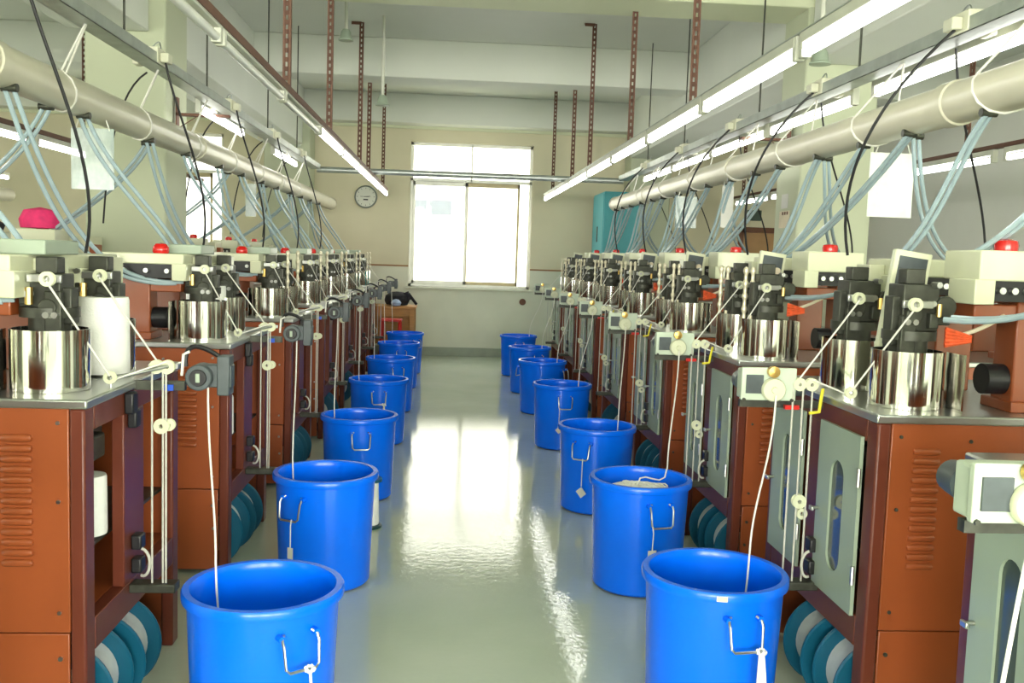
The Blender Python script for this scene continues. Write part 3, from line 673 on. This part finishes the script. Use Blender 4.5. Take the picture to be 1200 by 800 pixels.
# white cords tied to handles
def tie(bi, dx, L, n, label):
    b = bins[bi]; a = b.rotation_euler.z; R = D/2-.012+.040
    base = Vector(b.location)+Matrix.Rotation(a, 3, 'Z') @ Vector((dx, -R, BH-.174))
    e = empty('tied_cord', base, a); tag(e, label, 'cord', 'white cords tied to the handles')
    k = MB(); k.tube([(.012*math.cos(t*.7), .012*math.sin(t*.7)-.004, .006*math.sin(t*1.9)) for t in range(14)], .006, 6); k.obj('knot', 'yarn', e)
    for q in range(n):
        o = (q-(n-1)/2)*.009
        MB().tube(bez((o*.4, -.004, 0), (o, -.016, -L*.3), (o*1.4+.004, -.014, -L*.6), (o*1.2, -.012, -L-.02*(q % 2)), 8), .0042, 6).obj('cord_end', 'string', e)
    return e
tie(('right', 0), .045, .30, 4, 'bundle of white cord tied to the handle of the nearest right bin')
tie(('left', 0), .018, .22, 1, 'single white cord tied to the handle of the nearest left bin')
tie(('left', 3), .04, .12, 2, 'white cord tied to the handle of the fourth left bin')
# bobbin beside the second left bin
e = empty('bobbin', (-.42, 5.30, 0)); tag(e, 'white yarn bobbin with dark green flanges between the second and third left bins', 'bobbin')
MB().lathe([(.001, 0), (.075, 0), (.078, .012), (.05, .022), (.001, .022)], 28).obj('flange', mat('dark_green_plastic', (.01, .06, .06), .4), e)
MB().lathe([(.001, .02), (.06, .02), (.062, .03), (.055, .26), (.001, .262)], 28).obj('wound_yarn', 'yarn', e); MB().lathe([(.001, .262), (.075, .264), (.075, .28), (.001, .284)], 28).obj('flange', MT['teal'], e)

# ------------------------------------------------------------------ hoses, cables, loops
def pair(name, pts, label, group, r=.0098, gap=.025, m='hose'):
    e = empty(name, pts[0]); tag(e, label, 'hose', group); o = Vector(pts[0])
    for q in (-1, 1):
        off = Vector((q*gap*.55, q*gap*.18, q*gap*.12)); pp = [Vector(p)-o+off*(1+.4*math.sin(3*i/len(pts))) for i, p in enumerate(pts)]
        MB().tube(pp, r, 8).obj('tube', m, e)
    MB().cyl((-.03, 0, .008), (.03, 0, .008), .016, n=10).obj('nozzle', 'dark', e)
    return e
for i in range(1, 8):
    y = YR[i]; x = XRm[i]; k = ORD[i-1]; zq = ZP-RP-.004
    a = Vector((XPR-.03, min(y-.93, 11.2), zq)); b = Vector((x+.255, y+.11, 1.395))
    if i == 1: a.y = 1.92
    pair('suction_hose', bez(a, a+Vector((-.02, .28, -.20)), b+(Vector((.27, -.80, -.0)) if i > 1 else Vector((.4, -.35, -.03))), b, 24), 'pale blue twin hose to the near head of the %s complete right machine' % k, 'hoses of the right row')
    for q, (d0, d1, wd) in enumerate(((-.33, .62, 'far housing'), (.12, .78, 'far end'))):
        a = Vector((XPR-.03, y+d0, zq)); b = Vector((x+.42, y+d1, 1.578))
        if i == 1:
            if q: continue
            b = Vector((x+.40, y+.235, 1.607)); a.y = y-.25
        if a.y < 11.3: pair('suction_hose', bez(a, a+Vector((-.02, .22, -.16)), b+Vector((.10, -.22, .12)), b, 18), 'pale blue twin hose to the %s of the %s complete right machine' % (wd, k), 'hoses of the right row', .0095)
    yb = {2: 4.07, 3: 5.06}.get(i, y-.6)
    a = Vector((XPR+.035, yb, zq)); b = Vector((2.93, y+(.2, .04, .15, .15, .15, .1)[max(0, min(5, i-2))]+.15, 1.49))
    if yb < 11.2 and i > 1: pair('suction_hose', bez(a, a+Vector((.06, .03, -.42)), b+Vector((-.62, -.25, .02)), b, 18), 'twin hose from the right pipe to the back-to-back row, behind the %s complete machine' % k, 'hoses behind the right row', .0095)
for i in range(1, 8):
    y = YLm[i]; x = XLm[i]; k = ORD[i-1]
    a = Vector((XPL+.03, y-.66, zq)); b = Vector((x-.255, y+.11, 1.37))
    if i == 1: a.y = 2.1
    pair('suction_hose', bez(a, a+Vector((.02, .33, -.46)), b+Vector((-.38, -.07, -.03)), b, 24), 'pale blue twin hose from the pipe to the near head of the %s left machine' % k, 'hoses of the left row')
    a = Vector((XPL+.03, y+.08, zq)); b = Vector((x-.36, y+.46, 1.50))
    pair('suction_hose', bez(a, a+Vector((.04, .10, -.22)), b+Vector((-.08, -.12, .2)), b, 18), 'pale blue twin hose from the pipe to the middle of the %s left machine' % k, 'hoses of the left row', .0095)
    yr_ = y+(.15, .10, -.22, .15, .1, .1, .1)[i-1]+.15
    a = Vector((XPL-.035, yr_-.42, zq)); b = Vector((XLm[2]-1.44, yr_, 1.605))
    pair('suction_hose', bez(a, a+Vector((-.12, .06, -.2)), b+Vector((.22, -.12, .14)), b, 14), 'twin hose from the left pipe to the back-to-back row, behind the %s left machine' % k, 'hoses behind the left row', .0095)
def outlet(x, y, label, grp, side):
    e = empty('outlet_box', (x, y, ZT)); tag(e, label, 'outlet box', grp)
    MB().box(-.055, .055, -.075, .075, .0, .085).obj('box', 'outlet', e, bevel=.006); MB().box(side*.056, side*.10, -.04, .04, .01, .06).obj('plug', 'outlet', e, bevel=.006)
    MB().box(-side*.056, -side*.09, -.04, .04, -.005, .035).obj('plug', 'outlet', e, bevel=.006)
    MB().tube(bez((0, 0, .085), (.02, .05, .15), (.03, .10, .16), (.0, .14, .06), 8), .004, 5).obj('wire_loop', 'galv', e)
    return e
for sd, x, ys, xm, s, cnt in (('right', XTR, YR, XRm, 1, 8), ('left', XTL, YLm, XLm, -1, 8)):
    for i in range(cnt):
        y = ys[i]+1.0 if s > 0 else ys[i]+.85
        if y > 11.4: continue
        k = ORD[i]
        outlet(x, y, 'cream outlet box on the %s cable tray, %s from the camera' % (sd, k), 'outlet boxes on the %s tray' % sd, -s)
        a = Vector((x-s*.08, y-.02, ZT+.01)); b = Vector((xm[i]+s*.42, y+.30 if i < 7 else y, 1.50 if s < 0 else 1.60))
        if i > 0 or s > 0: cord(bez(a, a+Vector((-.30 if s > 0 else .05, 0, -.28)), b+Vector((-s*.10, -.05, .35)), b, 16), .0065, 'power_cable', 'cable', 'black power cable hanging from outlet box %s of the %s tray' % (k, sd), 'cable', 'black cables on the aisle side of the %s tray' % sd)
        a = Vector((x+s*(.075 if s > 0 else .10), y+.25, ZT+.003)); b = Vector((x+s*.45, y+.55, 1.62 if s > 0 else 1.66))
        cord(bez(a, a+Vector((s*.02 if s > 0 else -.19, 0, -.30 if s > 0 else -.12)), b+Vector((-s*.02, 0, .3)), b, 14), .0055, 'power_cable', 'cable', 'black power cable behind the %s pipe, %s from the camera' % (sd, k), 'cable', 'black cables behind the %s pipe' % sd)
# loops of white cord holding the pipes, rods holding the trays
for sd, xt, xp, y0, ymax in (('right', XTR, XPR, 3.35, 11.2), ('left', XTL, XPL, 3.35, 13.2)):
    y = y0; i = 0
    while y < ymax:
        pts = [(xt, y-.0, ZT)] + [(xp+(RP+.004)*math.cos(g), y-.12+.24*(k/10), ZP+(RP+.004)*math.sin(g)) for k, g in enumerate([math.radians(60-30*k) for k in range(0, 11)])] + [(xt, y+.01, ZT)]
        cord(pts, .005, 'pipe_loop', 'string', 'white cord loop tying the %s pipe to its tray, %s from the camera' % (sd, ORD[i]), 'cord', 'cord loops around the %s pipe' % sd)
        y += 1.05; i += 1
        if i > 7: break
    for i, y in enumerate((2.6, 4.9, 6.5, 8.6, 10.2)):
        tag(MB().cyl((xt, y, ZT), (xt, y, ZS), .006, n=6).obj('tray_rod', 'dark'), 'thin steel rod holding the %s tray, %s from the camera' % (sd, ORD[i]), 'rod', 'rods of the cable trays')
# tubes fixed under the trays and the rows beyond
for i, y in enumerate((4.35, 6.0, 7.5, 8.95, 10.4)):
    place_fix(LIT, (XTR+.16, y, ZT+.05), 'lit tube behind the right cable tray, %s from the camera' % ORD[i], 'tubes along the right tray')
for i, y in enumerate((7.45, 10.2)):
    place_fix(LIT, (XTL-.12, y, ZT+.05), 'lit tube under the left cable tray, %s from the camera' % ORD[i], 'tubes along the left tray')
for i, y in enumerate((4.0, 6.05, 7.6, 9.6, 11.1, 12.6)):
    place_fix(LIT, (4.0, y, ZR), 'lit tube of the far right row, %s from the camera' % ORD[i], 'tubes beyond the right row')
for i, y in enumerate((4.2, 5.8, 7.6, 9.2, 10.8, 12.4)):
    place_fix(LIT, (-3.55, y, ZR), 'lit tube of the far left row, %s from the camera' % ORD[i], 'tubes beyond the left row')
for i, y in enumerate((9.8, 11.4, 12.9)):
    place_fix(LIT, (-6.05, y, ZR), 'lit tube of the row along the left wall, %s from the camera' % ORD[i], 'tubes along the left wall')
for sd, x, ys in (('far right', 4.0, (5.0, 7.3, 10.2, 13.0)), ('far left', -3.55, (6.4, 9.6, 12.5))):
    for i, y in enumerate(ys): hanger(x+.0, y, ZR, ZS, 'perforated brown hanger of the %s light row, %s from the camera' % (sd, ORD[i]), 0)
    e = empty('light_rail', (x, 8, ZR)); tag(e, 'brown steel rail of the %s light row' % sd, 'rail'); MB().box(-.025, .025, -6, 6, 0, .004).obj('top_flange', 'rust', e); MB().box(.021, .025, -6, 6, .004, .04).obj('side_flange', 'rust', e)
e = empty('air_pipe', (-5.6, 12.6, 2.1)); tag(e, 'short cream pipe end far left beyond the machines', 'pipe'); MB().lathe([(.08, -3), (.08, 0), (.06, .05), (.001, .06)], 24, axis='y').obj('pipe_run', 'pipe', e)
for o, lab, x, y in ((1, 'brown bracket on the left column', -2.01, 7.2), (2, 'brown bracket on the right column', 2.55, 7.2)):
    e = empty('wall_bracket', (x, y, 2.55)); tag(e, lab+' under the cable tray', 'bracket'); s = 1 if x < 0 else -1
    MB().box(0, s*.012, -.03, .03, -.20, .06).obj('upright', 'rust', e); MB().box(0, s*.38, -.03, .03, -.07, -.052).obj('arm', 'rust', e); MB().obox((s*.07, 0, -.12), (.09*s, 0, .06), (0, .012, 0), (.003, 0, .003*s)).obj('brace', 'rust', e)
# record sleeves hung under the pipes
for sd, xp, y, wd, h, m, lab in (('left', XPL, 4.75, .20, .29, 'sleeve', 'clear plastic sleeve hanging from the left pipe near the left column'), ('right', 2.065, 4.42, .215, .30, 'white_sleeve', 'white plastic sleeve hanging from the right pipe before the right column'),
        ('right', XPR, 6.75, .085, .29, 'paper', 'narrow white sheet hanging from the right pipe'), ('right', XPR, 7.95, .18, .26, 'sleeve', 'clear plastic sleeve hanging from the right pipe beyond the white sheet'),
        ('left', XPL, 8.4, .09, .28, 'sleeve', 'clear plastic sleeve hanging midway along the left pipe'), ('left', XPL, 10.6, .04, .32, 'paper', 'narrow white sheet hanging near the end of the left pipe')):
    e = empty('record_sleeve', (xp, y, ZP-RP-.03)); tag(e, lab, 'sleeve')
    MB().box(-wd/2, wd/2, -.0015, .0015, -h, 0).obj('sheet', m, e); MB().box(-wd/2*.8, wd/2*.8, .002, .003, -h*.95, -h*(.7 if m == 'sleeve' else .5)).obj('paper_insert', 'paper', e)
    for q in (-.4, .4): MB().cyl((wd*q, 0, -.01), (wd*q*.8, 0, .04), .003, n=6).obj('tie', 'string', e)
e = empty('wall_notice', (2.57, 7.28, 1.93)); tag(e, 'small paper notices stuck on the right column', 'notice')
MB().box(-.003, 0, -.12, .10, -.10, .03).obj('sheet', 'paper_warm', e); MB().box(-.003, 0, -.07, .07, .05, .16).obj('sheet', 'paper', e)
for k in range(3): MB().box(-.0045, -.003, -.09+.05*k, -.06+.05*k, .0, .024).obj('print_mark', 'rust', e)

# pendants on the ceiling
for i, (x, y, z, lab) in enumerate(((-1.0, 9.0, 3.45, 'short pendant with bell cup above the left of the aisle'), (-.70, 9.6, 2.97, 'long thin pendant with bell cup above the left of the aisle'), (2.33, 6.1, 2.83, 'pendant with grey bell cup in front of the right column'))):
    e = empty('ceiling_pendant', (x, y, ZS)); tag(e, lab, 'pendant')
    MB().cyl((0, 0, z-ZS+.09), (0, 0, 0), .016, n=12).obj('stem', 'fixture', e)
    MB().lathe([(.001, z-ZS+.10), (.03, z-ZS+.10), (.045, z-ZS+.075), (.055, z-ZS+.02), (.068, z-ZS+.012), (.068, z-ZS), (.001, z-ZS)], 24).obj('bell_cup', 'door', e)
# ------------------------------------------------------------------ far end of the aisle
e = empty('wall_clock', (-1.27, YW-.02, 2.345)); tag(e, 'round grey-rimmed wall clock on the end wall left of the window', 'clock')
MB().lathe([(.001, .018), (.165, .018), (.17, .0), (.165, -.03), (.15, -.035), (.146, -.02), (.001, -.02)], 48, axis='y').obj('rim', 'clock_rim', e); MB().lathe([(.001, -.022), (.147, -.022), (.147, -.018)], 48, axis='y').obj('dial', 'clock_face', e)
for k in range(12):
    g = PI*k/6; MB().obox((.125*math.sin(g), -.0235, .125*math.cos(g)), (.003*math.cos(g), 0, -.003*math.sin(g)), (0, .001, 0), (.010*math.sin(g), 0, .010*math.cos(g))).obj('hour_mark', 'dark', e)
MB().box(-.035, .035, -.025, -.022, -.052, -.032).obj('date_window', 'dark', e)
MB().obox((.022, -.026, .004), (.045, 0, .004), (0, .001, 0), (-.0005, 0, .005)).obj('hour_hand', 'dark', e); MB().obox((-.02, -.027, .001), (.06, 0, -.002), (0, .001, 0), (.0002, 0, .003)).obj('minute_hand', 'dark', e)
# desk
e = empty('desk', (-.86, 13.78, 0)); tag(e, 'yellow wooden desk against the end wall behind the left bins', 'desk')
MB().box(-.45, .40, -.3, .3, .745, .78).obj('desk_top', 'wood', e, bevel=.004)
for x in (-.41, .35):
    for y in (-.26, .26): MB().box(x-.035, x+.035, y-.035, y+.035, 0, .745).obj('leg', 'wood', e, bevel=.004)
MB().box(-.38, .32, -.28, -.26, .64, .745).obj('apron', 'wood', e); MB().box(-.38, .32, .25, .27, .2, .745).obj('back_board', 'wood', e)
b = MB(); b.lathe([(.001, 0), (.16, .01), (.19, .07), (.17, .14), (.10, .19), (.001, .20)], 20); b.obox((.12, .0, .12), (.07, 0, .03), (0, .08, 0), (-.02, 0, .06)); b.cyl((.17, 0, .17), (.30, -.02, .02), .025, .02, 10)
bo = b.obj('bag', 'bag', loc=(-.74, 13.76, .781)); bo.scale = (.95, .8, 1.0); tag(bo, 'black fabric bag slumped on the wooden desk', 'bag')
b = MB(); b.lathe([(.001, 0), (.06, .01), (.075, .05), (.04, .09), (.001, .10)], 16); tag(b.obj('cloth_bundle', 'paleblue', loc=(-.74, 13.54, .782)), 'pale blue cloth bundle in front of the black bag', 'cloth')
e = empty('stool', (-.78, 13.12, 0)); tag(e, 'red plastic stool in front of the desk behind the left bins', 'stool')
MB().box(-.15, .15, -.15, .15, .60, .63).obj('seat', 'redplastic', e, bevel=.01)
for x in (-.12, .12):
    for y in (-.12, .12): MB().cyl((x*1.15, y*1.15, 0), (x, y, .6), .02, n=8).obj('leg', 'redplastic', e)
# tall teal cabinet
e = empty('tall_cabinet', (2.34, 13.63, 0)); tag(e, 'tall teal metal cabinet beside the end wall behind the right machines', 'cabinet')
MB().box(-.235, .25, -.5, .5, 0, 2.47).obj('body', 'cabteal', e, bevel=.01)
MB().box(-.245, -.235, -.47, .47, .05, 2.44).obj('door', 'cabteal', e, bevel=.004); MB().box(-.252, -.243, -.04, .04, 1.78, 2.0).obj('slot_handle', 'dark', e, bevel=.01)
MB().cyl((.0, -.506, 2.33), (.0, -.498, 2.33), .07, n=24).obj('round_port', 'dark', e)
# outside of the far end, items on the left back machines
b = MB(); b.lathe([(.001, 0), (.12, .005), (.13, .06), (.10, .12), (.001, .14)], 18); o = b.obj('cloth_bundle', 'pink', loc=(-2.53, 6.11, 1.617)); o.scale = (.95, .8, .95)
tag(o, 'bright pink cloth bundle on the machines behind the left row', 'cloth')
b = MB(); b.lathe([(.001, 0), (.17, .005), (.19, .05), (.10, .09), (.001, .10)], 18); o = b.obj('bag', 'bag', loc=(-2.51, 5.28, 1.587)); o.scale = (.72, .6, .8); tag(o, 'flat black bag lying on the machines behind the left row', 'bag')
tag(MB().lathe([(.001, .0), (.05, 0), (.05, .012), (.001, .02)], 20, axis='y').obj('wall_patch', 'doorframe', loc=(1.12, YW-.021, .85)), 'round brown plate on the end wall under the window', 'plate')
